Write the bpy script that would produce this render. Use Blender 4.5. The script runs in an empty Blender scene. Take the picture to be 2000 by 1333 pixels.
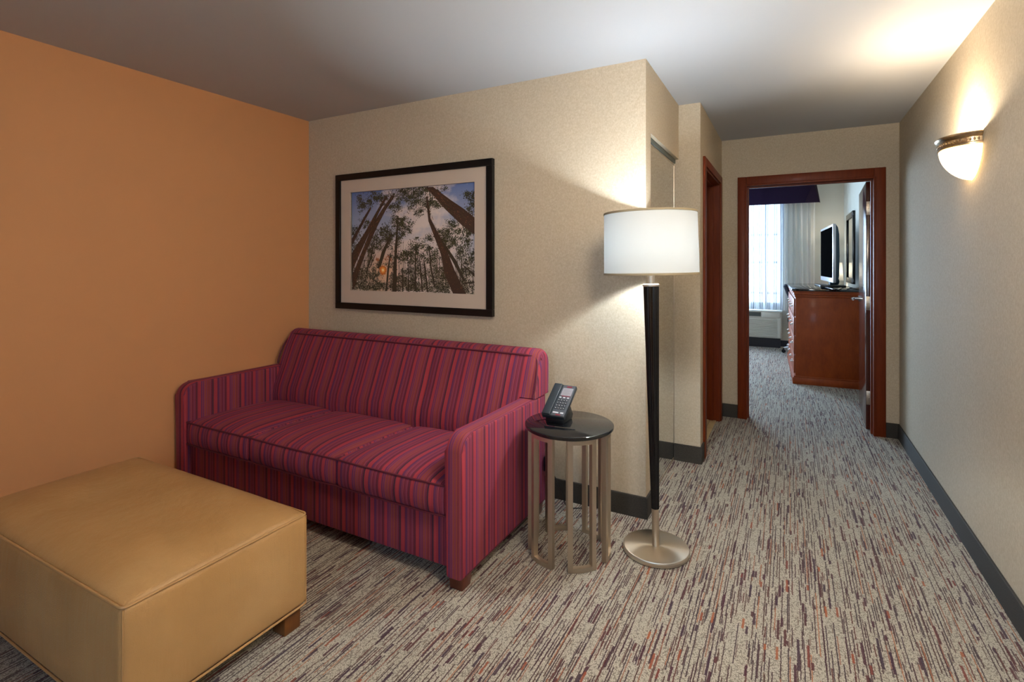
import bpy, bmesh, math, random
from mathutils import Vector, Matrix
R = math.radians
random.seed(7)
scene = bpy.context.scene
col = scene.collection
MATW = {}          # world matrix of every parent

# ---------------------------------------------------------------- helpers
def lin(c):
    return tuple((x/255/12.92 if x/255 <= .04045 else ((x/255+.055)/1.055)**2.4) for x in c) + (1,)

def tag(o, label=None, cat=None, group=None, kind=None):
    if label: o['label'] = label
    if cat: o['category'] = cat
    if group: o['group'] = group
    if kind: o['kind'] = kind
    return o

def empty(name, loc=(0, 0, 0), rz=0, label=None, cat=None, group=None, kind=None, parent=None):
    o = bpy.data.objects.new(name, None); col.objects.link(o)
    o.location = loc; o.rotation_euler = (0, 0, rz); o.empty_display_size = .1
    MATW[o.name] = Matrix.Translation(loc) @ Matrix.Rotation(rz, 4, 'Z')
    return tag(o, label, cat, group, kind)

def obj(name, bm, mats, parent=None, smooth=True, local=False, angle=40):
    """link a bmesh given in world coordinates (or in the parent's own if local) as one object"""
    me = bpy.data.meshes.new(name)
    if parent is not None:
        M = MATW[parent.name]
        if not local: bm.transform(M.inverted())
    bmesh.ops.recalc_face_normals(bm, faces=bm.faces)
    bm.to_mesh(me); bm.free()
    if not isinstance(mats, (list, tuple)): mats = [mats]
    for m in mats: me.materials.append(m)
    if smooth:
        me.polygons.foreach_set('use_smooth', [True]*len(me.polygons))
        me.set_sharp_from_angle(angle=R(angle))
    o = bpy.data.objects.new(name, me); col.objects.link(o)
    if parent is not None:
        o.parent = parent; MATW[o.name] = MATW[parent.name]
    else:
        MATW[o.name] = Matrix.Identity(4)
    return o

def B(): return bmesh.new()

def box(bm, x0, x1, y0, y1, z0, z1, bev=0, seg=2, mi=0):
    vs = [bm.verts.new((x, y, z)) for x in (x0, x1) for y in (y0, y1) for z in (z0, z1)]
    fs = []
    for q in ((0,1,3,2),(4,6,7,5),(0,4,5,1),(2,3,7,6),(0,2,6,4),(1,5,7,3)):
        f = bm.faces.new([vs[i] for i in q]); f.material_index = mi; fs.append(f)
    if bev > 0:
        es = list({e for f in fs for e in f.edges})
        r = bmesh.ops.bevel(bm, geom=es, offset=bev, segments=seg, profile=.5, affect='EDGES')
        for f in r['faces']: f.material_index = mi
        vs = list({v for v in vs if v.is_valid} | {v for f in r['faces'] for v in f.verts})
    return vs

def prism(bm, pts, axis, a0, a1, bev=0):
    """extrude a closed 2D outline along an axis ('x','y','z')"""
    def P(p, a):
        return {'x': (a, p[0], p[1]), 'y': (p[0], a, p[1]), 'z': (p[0], p[1], a)}[axis]
    A = [bm.verts.new(P(p, a0)) for p in pts]; C = [bm.verts.new(P(p, a1)) for p in pts]
    n = len(pts); fs = [bm.faces.new(A), bm.faces.new(C[::-1])]
    for i in range(n): fs.append(bm.faces.new((A[i], C[i], C[(i+1) % n], A[(i+1) % n])))
    if bev: bmesh.ops.bevel(bm, geom=list({e for f in fs for e in f.edges}), offset=bev, segments=2, profile=.5, affect='EDGES')

def lathe(bm, prof, c=(0, 0), n=48, axis='z', cap=True, flute=None, sx=1, sy=1):
    """prof: list of (r, h)"""
    rings = []
    for r, h in prof:
        ring = []
        for k in range(n):
            a = 2*math.pi*k/n
            rr = r if flute is None else r*(1 - flute*(k % 2))
            p = (c[0]+rr*math.cos(a)*sx, c[1]+rr*math.sin(a)*sy, h)
            ring.append(bm.verts.new(p))
        rings.append(ring)
    for a, b in zip(rings, rings[1:]):
        for k in range(n): bm.faces.new((a[k], a[(k+1) % n], b[(k+1) % n], b[k]))
    if cap:
        bm.faces.new(rings[0][::-1]); bm.faces.new(rings[-1])

def tube(bm, pts, r, n=8, cap=True, closed=False):
    pts = [Vector(p) for p in pts]; rings = []; up = None; N = len(pts)
    for i, p in enumerate(pts):
        if closed: d = pts[(i+1) % N] - pts[i-1]
        else: d = pts[min(i+1, N-1)] - pts[max(i-1, 0)]
        d.normalize()
        if up is None: up = Vector((0, 0, 1)) if abs(d.z) < .9 else Vector((1, 0, 0))
        u = up - d*up.dot(d)
        if u.length < 1e-4: u = d.orthogonal()
        u.normalize(); up = u; v = d.cross(u)
        rr = r[i] if isinstance(r, (list, tuple)) else r
        rings.append([bm.verts.new(p + (u*math.cos(2*math.pi*k/n) + v*math.sin(2*math.pi*k/n))*rr) for k in range(n)])
    prs = list(zip(rings, rings[1:])) + ([(rings[-1], rings[0])] if closed else [])
    for a, b in prs:
        for k in range(n): bm.faces.new((a[k], a[(k+1) % n], b[(k+1) % n], b[k]))
    if cap and not closed: bm.faces.new(rings[0][::-1]); bm.faces.new(rings[-1])

def curve(pts, n=8):
    """Catmull-Rom through points"""
    P = [Vector(p) for p in pts]; P = [P[0]*2-P[1]] + P + [P[-1]*2-P[-2]]; out = []
    for i in range(1, len(P)-2):
        for k in range(n):
            t = k/n; a, b, c, d = P[i-1:i+3]
            out.append(.5*((2*b)+(c-a)*t+(2*a-5*b+4*c-d)*t*t+(3*b-a-3*c+d)*t**3))
    out.append(P[-2]); return out

def sphere(bm, c, r, seg=12, scale=(1, 1, 1)):
    bmesh.ops.create_uvsphere(bm, u_segments=seg, v_segments=max(6, seg//2), radius=r,
        matrix=Matrix.Translation(c) @ Matrix.Diagonal((*scale, 1)))

def cushion(bm, x0, x1, y0, y1, z0, z1, r=.03, n=(24, 16, 8), top=0, bot=0, side=0, pw=3, noise=0):
    """rounded box whose faces bulge"""
    ax = [(x0, x1), (y0, y1), (z0, z1)]
    vmap = {}
    def V(i, j, k):
        key = (i, j, k)
        if key in vmap: return vmap[key]
        idx = (i, j, k); p = []; s = []
        for a in range(3):
            lo, hi = ax[a]; L = hi-lo; q = idx[a]/n[a]
            # finer steps near the edges
            e = min(.45, r/L)
            m = n[a]; nb = max(1, min(3, m//4))
            t = idx[a]
            if t <= nb: q = e*(t/nb)
            elif t >= m-nb: q = 1-e*((m-t)/nb)
            else: q = e+(1-2*e)*(t-nb)/(m-2*nb)
            p.append(lo+q*L); s.append(2*q-1)
        P = Vector(p)
        inner = Vector([min(max(P[a], ax[a][0]+r), ax[a][1]-r) for a in range(3)])
        d = P-inner
        if d.length > 1e-9:
            m_ = max(abs(d.x), abs(d.y), abs(d.z)); P = inner + d.normalized()*m_
        fx, fy, fz = (1-abs(s[0])**pw), (1-abs(s[1])**pw), (1-abs(s[2])**2)
        if k == n[2] or s[2] > .0: P.z += top*fx*fy*max(0, (s[2]))
        if s[2] < 0: P.z -= bot*fx*fy*(-s[2])
        P.x += side*fy*fz*(s[0]); P.y += side*fx*fz*(s[1])
        v = bm.verts.new(P); vmap[key] = v; return v
    nx, ny, nz = n
    for i in range(nx):
        for j in range(ny):
            bm.faces.new((V(i,j,nz), V(i+1,j,nz), V(i+1,j+1,nz), V(i,j+1,nz)))
            bm.faces.new((V(i,j,0), V(i,j+1,0), V(i+1,j+1,0), V(i+1,j,0)))
    for i in range(nx):
        for k in range(nz):
            bm.faces.new((V(i,0,k), V(i+1,0,k), V(i+1,0,k+1), V(i,0,k+1)))
            bm.faces.new((V(i,ny,k), V(i,ny,k+1), V(i+1,ny,k+1), V(i+1,ny,k)))
    for j in range(ny):
        for k in range(nz):
            bm.faces.new((V(0,j,k), V(0,j,k+1), V(0,j+1,k+1), V(0,j+1,k)))
            bm.faces.new((V(nx,j,k), V(nx,j+1,k), V(nx,j+1,k+1), V(nx,j,k+1)))

# ---------------------------------------------------------------- materials
class NT:
    def __init__(s, name):
        s.m = bpy.data.materials.new(name); s.m.use_nodes = True
        s.t = s.m.node_tree; s.n = s.t.nodes; s.n.clear()
        s.out = s.n.new('ShaderNodeOutputMaterial')
    def add(s, typ, **kw):
        nd = s.n.new('ShaderNode'+typ)
        for k, v in kw.items():
            if k == 'inp':
                for a, b in v.items():
                    if hasattr(b, 'is_output') or isinstance(b, bpy.types.NodeSocket): s.t.links.new(b, nd.inputs[a])
                    else: nd.inputs[a].default_value = b
            else: setattr(nd, k, v)
        return nd
    def math(s, op, a, b=None, c=None):
        nd = s.n.new('ShaderNodeMath'); nd.operation = op
        for i, v in enumerate((a, b, c)):
            if v is None: continue
            if isinstance(v, bpy.types.NodeSocket): s.t.links.new(v, nd.inputs[i])
            else: nd.inputs[i].default_value = v
        return nd.outputs[0]
    def mix(s, f, a, b, mode='MIX'):
        nd = s.n.new('ShaderNodeMix'); nd.data_type = 'RGBA'; nd.blend_type = mode
        for i, v in ((0, f), (6, a), (7, b)):
            if isinstance(v, bpy.types.NodeSocket): s.t.links.new(v, nd.inputs[i])
            else: nd.inputs[i].default_value = v
        return nd.outputs[2]
    def bsdf(s, **kw):
        nd = s.n.new('ShaderNodeBsdfPrincipled')
        for k, v in kw.items():
            k = k.replace('_', ' ')
            if isinstance(v, bpy.types.NodeSocket): s.t.links.new(v, nd.inputs[k])
            else: nd.inputs[k].default_value = v
        s.t.links.new(nd.outputs[0], s.out.inputs[0]); return nd
    def bump(s, h, strength=.3, dist=.002):
        nd = s.add('Bump', inp={'Height': h, 'Strength': strength, 'Distance': dist}); return nd.outputs[0]
    def objco(s): return s.n.new('ShaderNodeTexCoord').outputs['Object']
    def noise(s, vec, scale, detail=2, rough=.5, dim='3D'):
        nd = s.add('TexNoise', noise_dimensions=dim, inp={'Scale': scale, 'Detail': detail, 'Roughness': rough})
        s.t.links.new(vec, nd.inputs['Vector']); return nd.outputs['Fac']
    def scale(s, vec, v):
        nd = s.add('VectorMath', operation='MULTIPLY'); s.t.links.new(vec, nd.inputs[0]); nd.inputs[1].default_value = v
        return nd.outputs[0]
    def ramp(s, f, stops, interp='LINEAR'):
        nd = s.n.new('ShaderNodeValToRGB'); cr = nd.color_ramp; cr.interpolation = interp
        while len(cr.elements) > 1: cr.elements.remove(cr.elements[-1])
        cr.elements[0].position = stops[0][0]; cr.elements[0].color = stops[0][1]
        for p, c in stops[1:]:
            e = cr.elements.new(p); e.color = c
        s.t.links.new(f, nd.inputs[0]); return nd.outputs[0]

def simple(name, c, rough=.5, metal=0, coat=0, spec=.5, bumpscale=0, bumpd=.001, var=0, varscale=5):
    t = NT(name); co = t.objco(); base = lin(c)
    kw = dict(Roughness=rough, Metallic=metal, Coat_Weight=coat, Specular_IOR_Level=spec)
    if var:
        f = t.noise(co, varscale, 3); dark = tuple(x*(1-var) for x in base[:3])+(1,)
        kw['Base_Color'] = t.mix(f, dark, tuple(min(1, x*(1+var*.6)) for x in base[:3])+(1,))
    else: kw['Base_Color'] = base
    if bumpscale: kw['Normal'] = t.bump(t.noise(co, bumpscale, 3), .4, bumpd)
    t.bsdf(**kw); return t.m

def m_wallpaper():
    t = NT('wallpaper'); co = t.objco()
    a = t.noise(co, 90, 4, .7); b = t.noise(t.scale(co, (1, 1, .35)), 230, 2, .6)
    f = t.math('ADD', t.math('MULTIPLY', a, .65), t.math('MULTIPLY', b, .35))
    c = t.ramp(f, [(.34, lin((180, 167, 146))), (.5, lin((190, 178, 158))), (.66, lin((202, 191, 172)))])
    t.bsdf(Base_Color=c, Roughness=.8, Specular_IOR_Level=.15, Normal=t.bump(f, .22, .0012)); return t.m

def m_paint(name, c, rough=.7):
    t = NT(name); co = t.objco()
    f = t.noise(co, 160, 3, .6)
    d = lin(c); c2 = t.mix(t.noise(co, 1.3, 2), tuple(x*.965 for x in d[:3])+(1,), d)
    t.bsdf(Base_Color=c2, Roughness=rough, Specular_IOR_Level=.35, Normal=t.bump(f, .25, .001)); return t.m

def m_carpet():
    t = NT('carpet'); co = t.objco()
    wob = t.noise(t.scale(co, (60, 60, 0)), 1, 2)
    sep = t.add('SeparateXYZ'); t.t.links.new(co, sep.inputs[0])
    wob2 = t.noise(t.scale(co, (330, 330, 0)), 1, 1)
    x = t.math('ADD', sep.outputs[0], t.math('ADD', t.math('MULTIPLY', t.math('SUBTRACT', wob, .5), .0045), t.math('MULTIPLY', t.math('SUBTRACT', wob2, .5), .0042))); y = sep.outputs[1]
    big = t.noise(t.scale(co, (4.0, 1.1, 0)), 1.0, 3, .6)
    def layer(w, l, p, lo, hi, seed, modul=0):
        xs = t.math('DIVIDE', t.math('ADD', x, seed*1.37), w)
        i = t.math('FLOOR', xs); fr = t.math('FRACT', xs)
        wn = t.add('TexWhiteNoise', noise_dimensions='1D'); t.t.links.new(t.math('ADD', i, seed*11.3), wn.inputs['W'])
        r = wn.outputs['Value']
        ln = t.math('MULTIPLY', t.math('ADD', t.math('MULTIPLY', r, 1.1), .45), l)
        ys = t.math('ADD', t.math('DIVIDE', t.math('ADD', y, 20), ln), t.math('MULTIPLY', r, 37.7))
        j = t.math('FLOOR', ys); fy = t.math('FRACT', ys)
        cx = t.add('CombineXYZ'); t.t.links.new(i, cx.inputs[0]); t.t.links.new(j, cx.inputs[1]); cx.inputs[2].default_value = seed
        w2 = t.add('TexWhiteNoise', noise_dimensions='3D'); t.t.links.new(cx.outputs[0], w2.inputs['Vector'])
        s2 = t.add('SeparateXYZ'); t.t.links.new(w2.outputs['Color'], s2.inputs[0])
        thr = t.math('ADD', p, t.math('MULTIPLY', t.math('SUBTRACT', big, .5), modul))
        on = t.math('LESS_THAN', w2.outputs['Value'], thr)
        off = t.math('MULTIPLY', s2.outputs[0], 1-hi)      # line offset inside its column
        m = t.math('MULTIPLY', t.math('GREATER_THAN', fr, t.math('ADD', off, lo)), t.math('LESS_THAN', fr, t.math('ADD', off, hi)))
        # cut line ends at a random length
        m = t.math('MULTIPLY', m, t.math('LESS_THAN', fy, t.math('ADD', t.math('MULTIPLY', s2.outputs[1], .5), .5)))
        return t.math('MULTIPLY', on, m), s2.outputs[2]
    loop = t.noise(t.scale(co, (420, 300, 0)), 1, 2, .7)
    vor = t.add('TexVoronoi', inp={'Scale': 210.0}); t.t.links.new(t.scale(co, (1, .75, 0)), vor.inputs['Vector'])
    base = t.ramp(loop, [(.3, lin((104, 99, 90))), (.5, lin((172, 167, 155))), (.7, lin((222, 217, 206)))])
    base = t.mix(t.math('MULTIPLY', t.math('GREATER_THAN', vor.outputs['Distance'], .62), .55), base, lin((66, 58, 50)))
    c = base
    for (w, l, p, lo, hi, seed, md, cols) in (
        (.0074, .070, .10, 0, .40, 1, .4, ((96, 82, 74), (112, 94, 84), (88, 66, 70))),
        (.0120, .290, .60, 0, .30, 2, .8, ((48, 22, 36), (62, 32, 30), (46, 28, 46))),
        (.0170, .200, .46, 0, .24, 3, .7, ((54, 20, 38), (40, 26, 42), (84, 36, 34))),
        (.0290, .300, .36, 0, .12, 4, .5, ((150, 92, 62), (162, 104, 70), (142, 96, 78))),
        (.0104, .110, .060, 0, .80, 5, .22, ((60, 18, 42), (48, 24, 50), (74, 24, 34))),
        (.0096, .085, .018, 0, .80, 6, .05, ((142, 72, 44), (158, 88, 52), (112, 46, 38))),
        (.0150, .170, .030, 0, .55, 8, .12, ((50, 18, 40), (42, 26, 52), (66, 22, 36)))):
        m, r = layer(w, l, p, lo, hi, seed, md)
        cc = t.ramp(r, [(0, lin(cols[0])), (.34, lin(cols[1])), (.67, lin(cols[2]))], 'CONSTANT')
        cc = t.mix(t.math('MULTIPLY', loop, .16), cc, lin((120, 80, 84)))
        c = t.mix(t.math('MULTIPLY', m, .93), c, cc)
    h = t.math('SUBTRACT', loop, t.math('MULTIPLY', vor.outputs['Distance'], .6))
    t.bsdf(Base_Color=c, Roughness=.95, Specular_IOR_Level=.15, Sheen_Weight=.15, Normal=t.bump(h, .6, .004)); return t.m

RED, PLUM, PURP, BURG, NAVY, RUST, MAUV, PINK = ((162, 52, 62), (110, 38, 62), (80, 42, 90), (98, 33, 52), (38, 28, 52), (136, 64, 54), (126, 58, 84), (184, 88, 102))
SEQ = [(0, NAVY), (.045, RUST), (.06, RED), (.17, BURG), (.19, PURP), (.235, NAVY), (.25, MAUV), (.285, BURG), (.30, PINK), (.312, BURG),
       (.33, PLUM), (.39, MAUV), (.43, BURG), (.475, NAVY), (.495, BURG), (.515, RED), (.59, RED), (.615, PURP), (.65, MAUV), (.69, PURP), (.705, MAUV), (.74, RUST),
       (.785, MAUV), (.82, RUST), (.87, PLUM), (.895, RUST), (.925, MAUV), (.96, BURG)]
def m_stripe():
    t = NT('striped_fabric'); co = t.objco()
    geo = t.n.new('ShaderNodeTexCoord')
    sn = t.add('SeparateXYZ'); t.t.links.new(geo.outputs['Normal'], sn.inputs[0])
    sep = t.add('SeparateXYZ'); t.t.links.new(co, sep.inputs[0])
    side = t.math('GREATER_THAN', t.math('ABSOLUTE', sn.outputs[0]), .72)
    u = t.math('ADD', t.math('MULTIPLY', side, sep.outputs[1]), t.math('MULTIPLY', t.math('SUBTRACT', 1, side), sep.outputs[0]))
    u = t.math('ADD', u, t.math('MULTIPLY', t.noise(t.scale(co, (5, 5, 5)), 1, 1), .004))
    f = t.math('FRACT', t.math('DIVIDE', t.math('ADD', u, 10.02), .181))
    c = t.ramp(f, [(p, lin(k)) for p, k in SEQ], 'CONSTANT')
    # second, finer yarn rhythm
    f2 = t.math('FRACT', t.math('DIVIDE', t.math('ADD', u, 10), .0243))
    c = t.mix(t.math('MULTIPLY', t.math('LESS_THAN', f2, .16), .35), c, lin((96, 30, 60)))
    f3 = t.math('FRACT', t.math('DIVIDE', t.math('ADD', u, 10), .0113))
    c = t.mix(t.math('MULTIPLY', t.math('LESS_THAN', f3, .3), .22), c, lin((160, 66, 86)))
    z = t.math('ADD', sep.outputs[2], sep.outputs[1])
    weave = t.math('MULTIPLY', t.math('ADD', t.math('SINE', t.math('MULTIPLY', z, 2300)), 1), .5)
    wn = t.noise(t.scale(co, (900, 900, 900)), 1, 1)
    c = t.mix(t.math('MULTIPLY', weave, .14), c, lin((60, 24, 44)))
    c = t.mix(t.math('MULTIPLY', wn, .14), c, lin((190, 90, 110)))
    t.bsdf(Base_Color=c, Roughness=.8, Specular_IOR_Level=.25, Sheen_Weight=.12, Sheen_Roughness=.4,
           Sheen_Tint=lin((220, 130, 190)), Normal=t.bump(t.math('ADD', weave, wn), .25, .0008)); return t.m

def m_leather():
    t = NT('tan_leather'); co = t.objco()
    f = t.noise(co, 3.5, 3); g = t.add('TexVoronoi', inp={'Scale': 420.0}); t.t.links.new(co, g.inputs['Vector'])
    w = t.noise(t.scale(co, (22, 22, 3.0)), 1, 3, .6)
    c = t.ramp(f, [(.3, lin((170, 132, 84))), (.7, lin((186, 150, 102)))])
    h = t.math('ADD', t.math('MULTIPLY', g.outputs['Distance'], .12), t.math('MULTIPLY', w, .9))
    t.bsdf(Base_Color=c, Roughness=.36, Specular_IOR_Level=.5, Normal=t.bump(h, .45, .009)); return t.m

def m_wood(name, c1, c2, rough=.3, axis=(14, 14, 1.2), coat=.3, spec=.5):
    t = NT(name); co = t.objco(); v = t.scale(co, axis)
    f = t.noise(v, 3, 5, .6); g = t.noise(t.scale(co, (axis[0]*9, axis[1]*9, axis[2]*4)), 3, 2)
    f = t.math('ADD', t.math('MULTIPLY', f, .75), t.math('MULTIPLY', g, .25))
    c = t.ramp(f, [(.3, lin(c1)), (.7, lin(c2))])
    t.bsdf(Base_Color=c, Roughness=rough, Specular_IOR_Level=spec, Coat_Weight=coat, Coat_Roughness=.12, Normal=t.bump(g, .1, .0005)); return t.m

def m_brushed(name, c, rough=.3, aniso=.6):
    t = NT(name); co = t.objco()
    if aniso > .7:
        tg = t.add('Tangent', direction_type='RADIAL', axis='Z')
        t.bsdf(Base_Color=lin(c), Metallic=1, Roughness=rough, Anisotropic=aniso, Tangent=tg.outputs[0]); return t.m
    g = t.noise(t.scale(co, (40, 40, 900)), 1, 2)
    t.bsdf(Base_Color=lin(c), Metallic=1, Roughness=t.math('ADD', rough-.06, t.math('MULTIPLY', g, .14)), Anisotropic=aniso); return t.m

def m_granite():
    t = NT('black_granite'); co = t.objco()
    v = t.add('TexVoronoi', inp={'Scale': 330.0}); t.t.links.new(co, v.inputs['Vector'])
    c = t.mix(t.math('MULTIPLY', t.math('LESS_THAN', v.outputs['Distance'], .16), .8), lin((18, 20, 24)), lin((70, 76, 84)))
    t.bsdf(Base_Color=c, Roughness=.07, Specular_IOR_Level=.7); return t.m

def m_fabricbase():
    t = NT('base_carpet_strip'); co = t.objco(); f = t.noise(co, 330, 3, .7)
    t.bsdf(Base_Color=t.ramp(f, [(.35, lin((32, 30, 28))), (.65, lin((62, 58, 53)))]), Roughness=.8, Normal=t.bump(f, .3, .001)); return t.m

def m_translucent(name, c, amt=.5, tr=0.0, warm=None):
    t = NT(name); co = t.objco()
    d = t.add('BsdfDiffuse', inp={'Color': lin(c)}); s = t.add('BsdfTranslucent', inp={'Color': lin(warm or c)})
    m = t.add('MixShader', inp={'Fac': amt}); t.t.links.new(d.outputs[0], m.inputs[1]); t.t.links.new(s.outputs[0], m.inputs[2])
    o = m.outputs[0]
    if tr:
        p = t.add('BsdfTransparent'); m2 = t.add('MixShader', inp={'Fac': tr}); t.t.links.new(o, m2.inputs[1]); t.t.links.new(p.outputs[0], m2.inputs[2]); o = m2.outputs[0]
    t.t.links.new(o, t.out.inputs[0]); return t.m

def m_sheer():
    # voile: steeper folds get a darker colour, standing in for light crossing more cloth
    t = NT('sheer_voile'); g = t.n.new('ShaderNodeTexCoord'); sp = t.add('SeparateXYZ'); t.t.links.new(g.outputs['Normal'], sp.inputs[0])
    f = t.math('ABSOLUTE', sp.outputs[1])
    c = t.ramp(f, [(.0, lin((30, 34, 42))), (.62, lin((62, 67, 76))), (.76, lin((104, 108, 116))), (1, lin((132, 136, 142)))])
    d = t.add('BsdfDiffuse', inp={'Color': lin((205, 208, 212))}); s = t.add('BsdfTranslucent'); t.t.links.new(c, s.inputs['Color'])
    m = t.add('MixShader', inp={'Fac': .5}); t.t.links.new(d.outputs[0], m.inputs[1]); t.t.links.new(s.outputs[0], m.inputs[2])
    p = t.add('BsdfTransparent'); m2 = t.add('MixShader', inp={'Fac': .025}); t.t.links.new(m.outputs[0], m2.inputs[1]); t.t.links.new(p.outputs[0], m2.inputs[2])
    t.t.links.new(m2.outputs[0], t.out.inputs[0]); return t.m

def m_emit(name, c, s, base=(240, 235, 225)):
    t = NT(name); t.bsdf(Base_Color=lin(base), Roughness=.3, Emission_Color=lin(c), Emission_Strength=s); return t.m

def m_tile():
    t = NT('bathroom_tile'); co = t.objco()
    b = t.add('TexBrick', offset=0, inp={'Scale': 1.0, 'Mortar Size': .004, 'Brick Width': .3, 'Row Height': .3, 'Color1': lin((205, 186, 142)), 'Color2': lin((196, 176, 132)), 'Mortar': lin((150, 132, 100))})
    t.t.links.new(co, b.inputs['Vector'])
    c = t.mix(t.math('MULTIPLY', t.noise(co, 25, 4), .4), b.outputs['Color'], lin((228, 212, 176)))
    t.bsdf(Base_Color=c, Roughness=.35); return t.m

def m_print():
    t = NT('forest_print'); co = t.objco(); sep = t.add('SeparateXYZ'); t.t.links.new(co, sep.inputs[0])
    u = t.math('DIVIDE', t.math('ADD', sep.outputs[0], .528), 1.056); v = t.math('DIVIDE', t.math('ADD', sep.outputs[2], .352), .704)
    sky = t.ramp(v, [(0, lin((206, 196, 180))), (.5, lin((176, 186, 206))), (1, lin((96, 124, 182)))])
    cl = t.noise(t.scale(co, (2.3, 1, 3.4)), 1.6, 5, .6)
    du = t.math('SUBTRACT', u, .62); bias = t.math('SUBTRACT', .16, t.math('MULTIPLY', t.math('MULTIPLY', du, du), 1.6))
    cm = t.ramp(t.math('ADD', cl, bias), [(.48, (0, 0, 0, 1)), (.66, (1, 1, 1, 1))])
    c = t.mix(cm, sky, lin((224, 214, 212)))
    sx = t.math('MULTIPLY', t.math('SUBTRACT', u, .28), 1.5); sz = t.math('SUBTRACT', v, .209)
    d = t.math('SQRT', t.math('ADD', t.math('MULTIPLY', sx, sx), t.math('MULTIPLY', sz, sz)))
    c = t.mix(t.ramp(d, [(.0, (.85, .85, .85, 1)), (.32, (0, 0, 0, 1))]), c, lin((226, 178, 130)))
    t.bsdf(Base_Color=c, Roughness=.35, Coat_Weight=.5, Coat_Roughness=.05); return t.m

def m_vcol(name, rough=.5):
    t = NT(name); a = t.add('VertexColor', layer_name='Col')
    t.bsdf(Base_Color=a.outputs['Color'], Roughness=rough, Coat_Weight=.5, Coat_Roughness=.05); return t.m

M = {
 'wallpaper': m_wallpaper(), 'orange': m_paint('orange_paint', (208, 151, 104)), 'ceiling': m_paint('ceiling_paint', (188, 191, 197), .85),
 'white_wall': m_paint('bedroom_paint', (206, 205, 196)), 'carpet': m_carpet(), 'stripe': m_stripe(), 'leather': m_leather(),
 'cherry': m_wood('cherry_trim', (92, 32, 4), (116, 46, 8), .5, coat=.02, spec=.25), 'cherry_dark': m_wood('dark_cherry', (60, 20, 12), (84, 30, 14), .16),
 'chest': m_wood('chest_cherry', (118, 46, 10), (150, 68, 20), .5, (3, 3, 1.5), .04, .3),
 'legwood': m_wood('leg_wood', (74, 30, 16), (98, 44, 24), .4), 'legwood_light': m_wood('light_leg_wood', (96, 54, 16), (122, 74, 26), .4),
 'piping': simple('piping', (92, 22, 44), .7), 'lpiping': simple('leather_piping', (176, 138, 92), .4),
 'steel': m_brushed('brushed_nickel', (200, 188, 172), .42), 'disc': m_brushed('brushed_disc', (228, 220, 206), .38, .85),
 'chrome': simple('chrome', (205, 205, 205), .15, 1), 'bronze': simple('aged_pewter', (196, 172, 138), .28, 1, var=.4, varscale=60),
 'granite': m_granite(), 'basestrip': m_fabricbase(), 'navy_strip': simple('dark_vinyl_base', (22, 24, 38), .45),
 'black': simple('black_plastic', (20, 22, 26), .3), 'phone': simple('phone_plastic', (38, 46, 54), .42), 'black_gloss': simple('black_lacquer', (10, 10, 14), .22),
 'frame': simple('black_frame', (9, 9, 11), .4, spec=.3), 'mat': simple('mat_board', (196, 184, 172), .6, coat=.5),
 'shade': m_translucent('shade_linen', (226, 226, 222), .55, 0, (70, 72, 72)), 'shade_band': simple('shade_binding', (150, 140, 118), .8),
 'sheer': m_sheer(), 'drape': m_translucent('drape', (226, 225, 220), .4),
 'valance': simple('valance_velvet', (46, 22, 62), .75, bumpscale=40), 'mirror': simple('mirror_glass', (222, 222, 220), .02, 1),
 'white_plastic': simple('white_plastic', (214, 214, 206), .5), 'grille_dark': simple('grille_dark', (90, 98, 96), .6), 'tile': m_tile(),
 'print': m_print(), 'leaf': m_vcol('print_foliage'), 'screen': simple('screen', (9, 9, 10), 1, spec=0), 'bezel': simple('silver_bezel', (190, 190, 196), .3, .6),
 'glass_lit': m_emit('alabaster_glass', (255, 212, 150), 2.4), 'bulb': m_emit('bulb', (255, 244, 226), 6), 'grey': simple('grey_plastic', (120, 122, 126), .5),
 'lightgrey': simple('light_grey', (138, 138, 148), .5), 'red': simple('red_print', (120, 40, 56), .5), 'white': simple('white_print', (196, 198, 206), .5),
 'aluminium': simple('window_aluminium', (150, 152, 156), .4, .5), 'glass': None, 'chairfab': simple('chair_fabric', (26, 34, 56), .7),
 'teal': simple('tv_back', (26, 54, 70), .35),
}
def m_glass():
    t = NT('window_glass'); g = t.add('BsdfGlossy', inp={'Roughness': .02}); p = t.add('BsdfTransparent', inp={'Color': (.96, .98, 1, 1)})
    m = t.add('MixShader', inp={'Fac': .05}); t.t.links.new(p.outputs[0], m.inputs[1]); t.t.links.new(g.outputs[0], m.inputs[2])
    t.t.links.new(m.outputs[0], t.out.inputs[0]); return t.m
M['glass'] = m_glass()
# ---------------------------------------------------------------- the setting
CAM_H = 1.355; CH = 2.441
XL, XR, YB, XC, YP, XP, YE, YF = -3.236, .75, 2.751, -.669, 3.674, -.527, 4.926, 9.5
YE2 = 5.05; BH = 2.9; YK = -2.3

def struct(name, bm, m, parent=None, **kw):
    o = obj(name, bm, m, parent, **kw)
    if parent is None: o['kind'] = 'structure'
    return o

b = B(); box(b, -3.4, .9, -2.5, 9.65, -.1, 0); struct('floor', b, M['carpet'], smooth=False)
b = B(); box(b, -2.3, -.552, 3.86, 4.75, .0005, .006); box(b, -2.3, -.652, 3.80, 3.86, .0005, .006); box(b, -2.3, -.652, 4.75, 4.92, .0005, .006)
struct('floor_bathroom', b, M['tile'], smooth=False)
b = B(); box(b, -3.4, .9, -2.5, YE+.01, CH, CH+.1); struct('ceiling', b, M['ceiling'], smooth=False)
b = B(); box(b, -3.4, .9, YE2-.01, 9.65, BH, BH+.1); struct('ceiling_bedroom', b, M['ceiling'], smooth=False)

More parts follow.
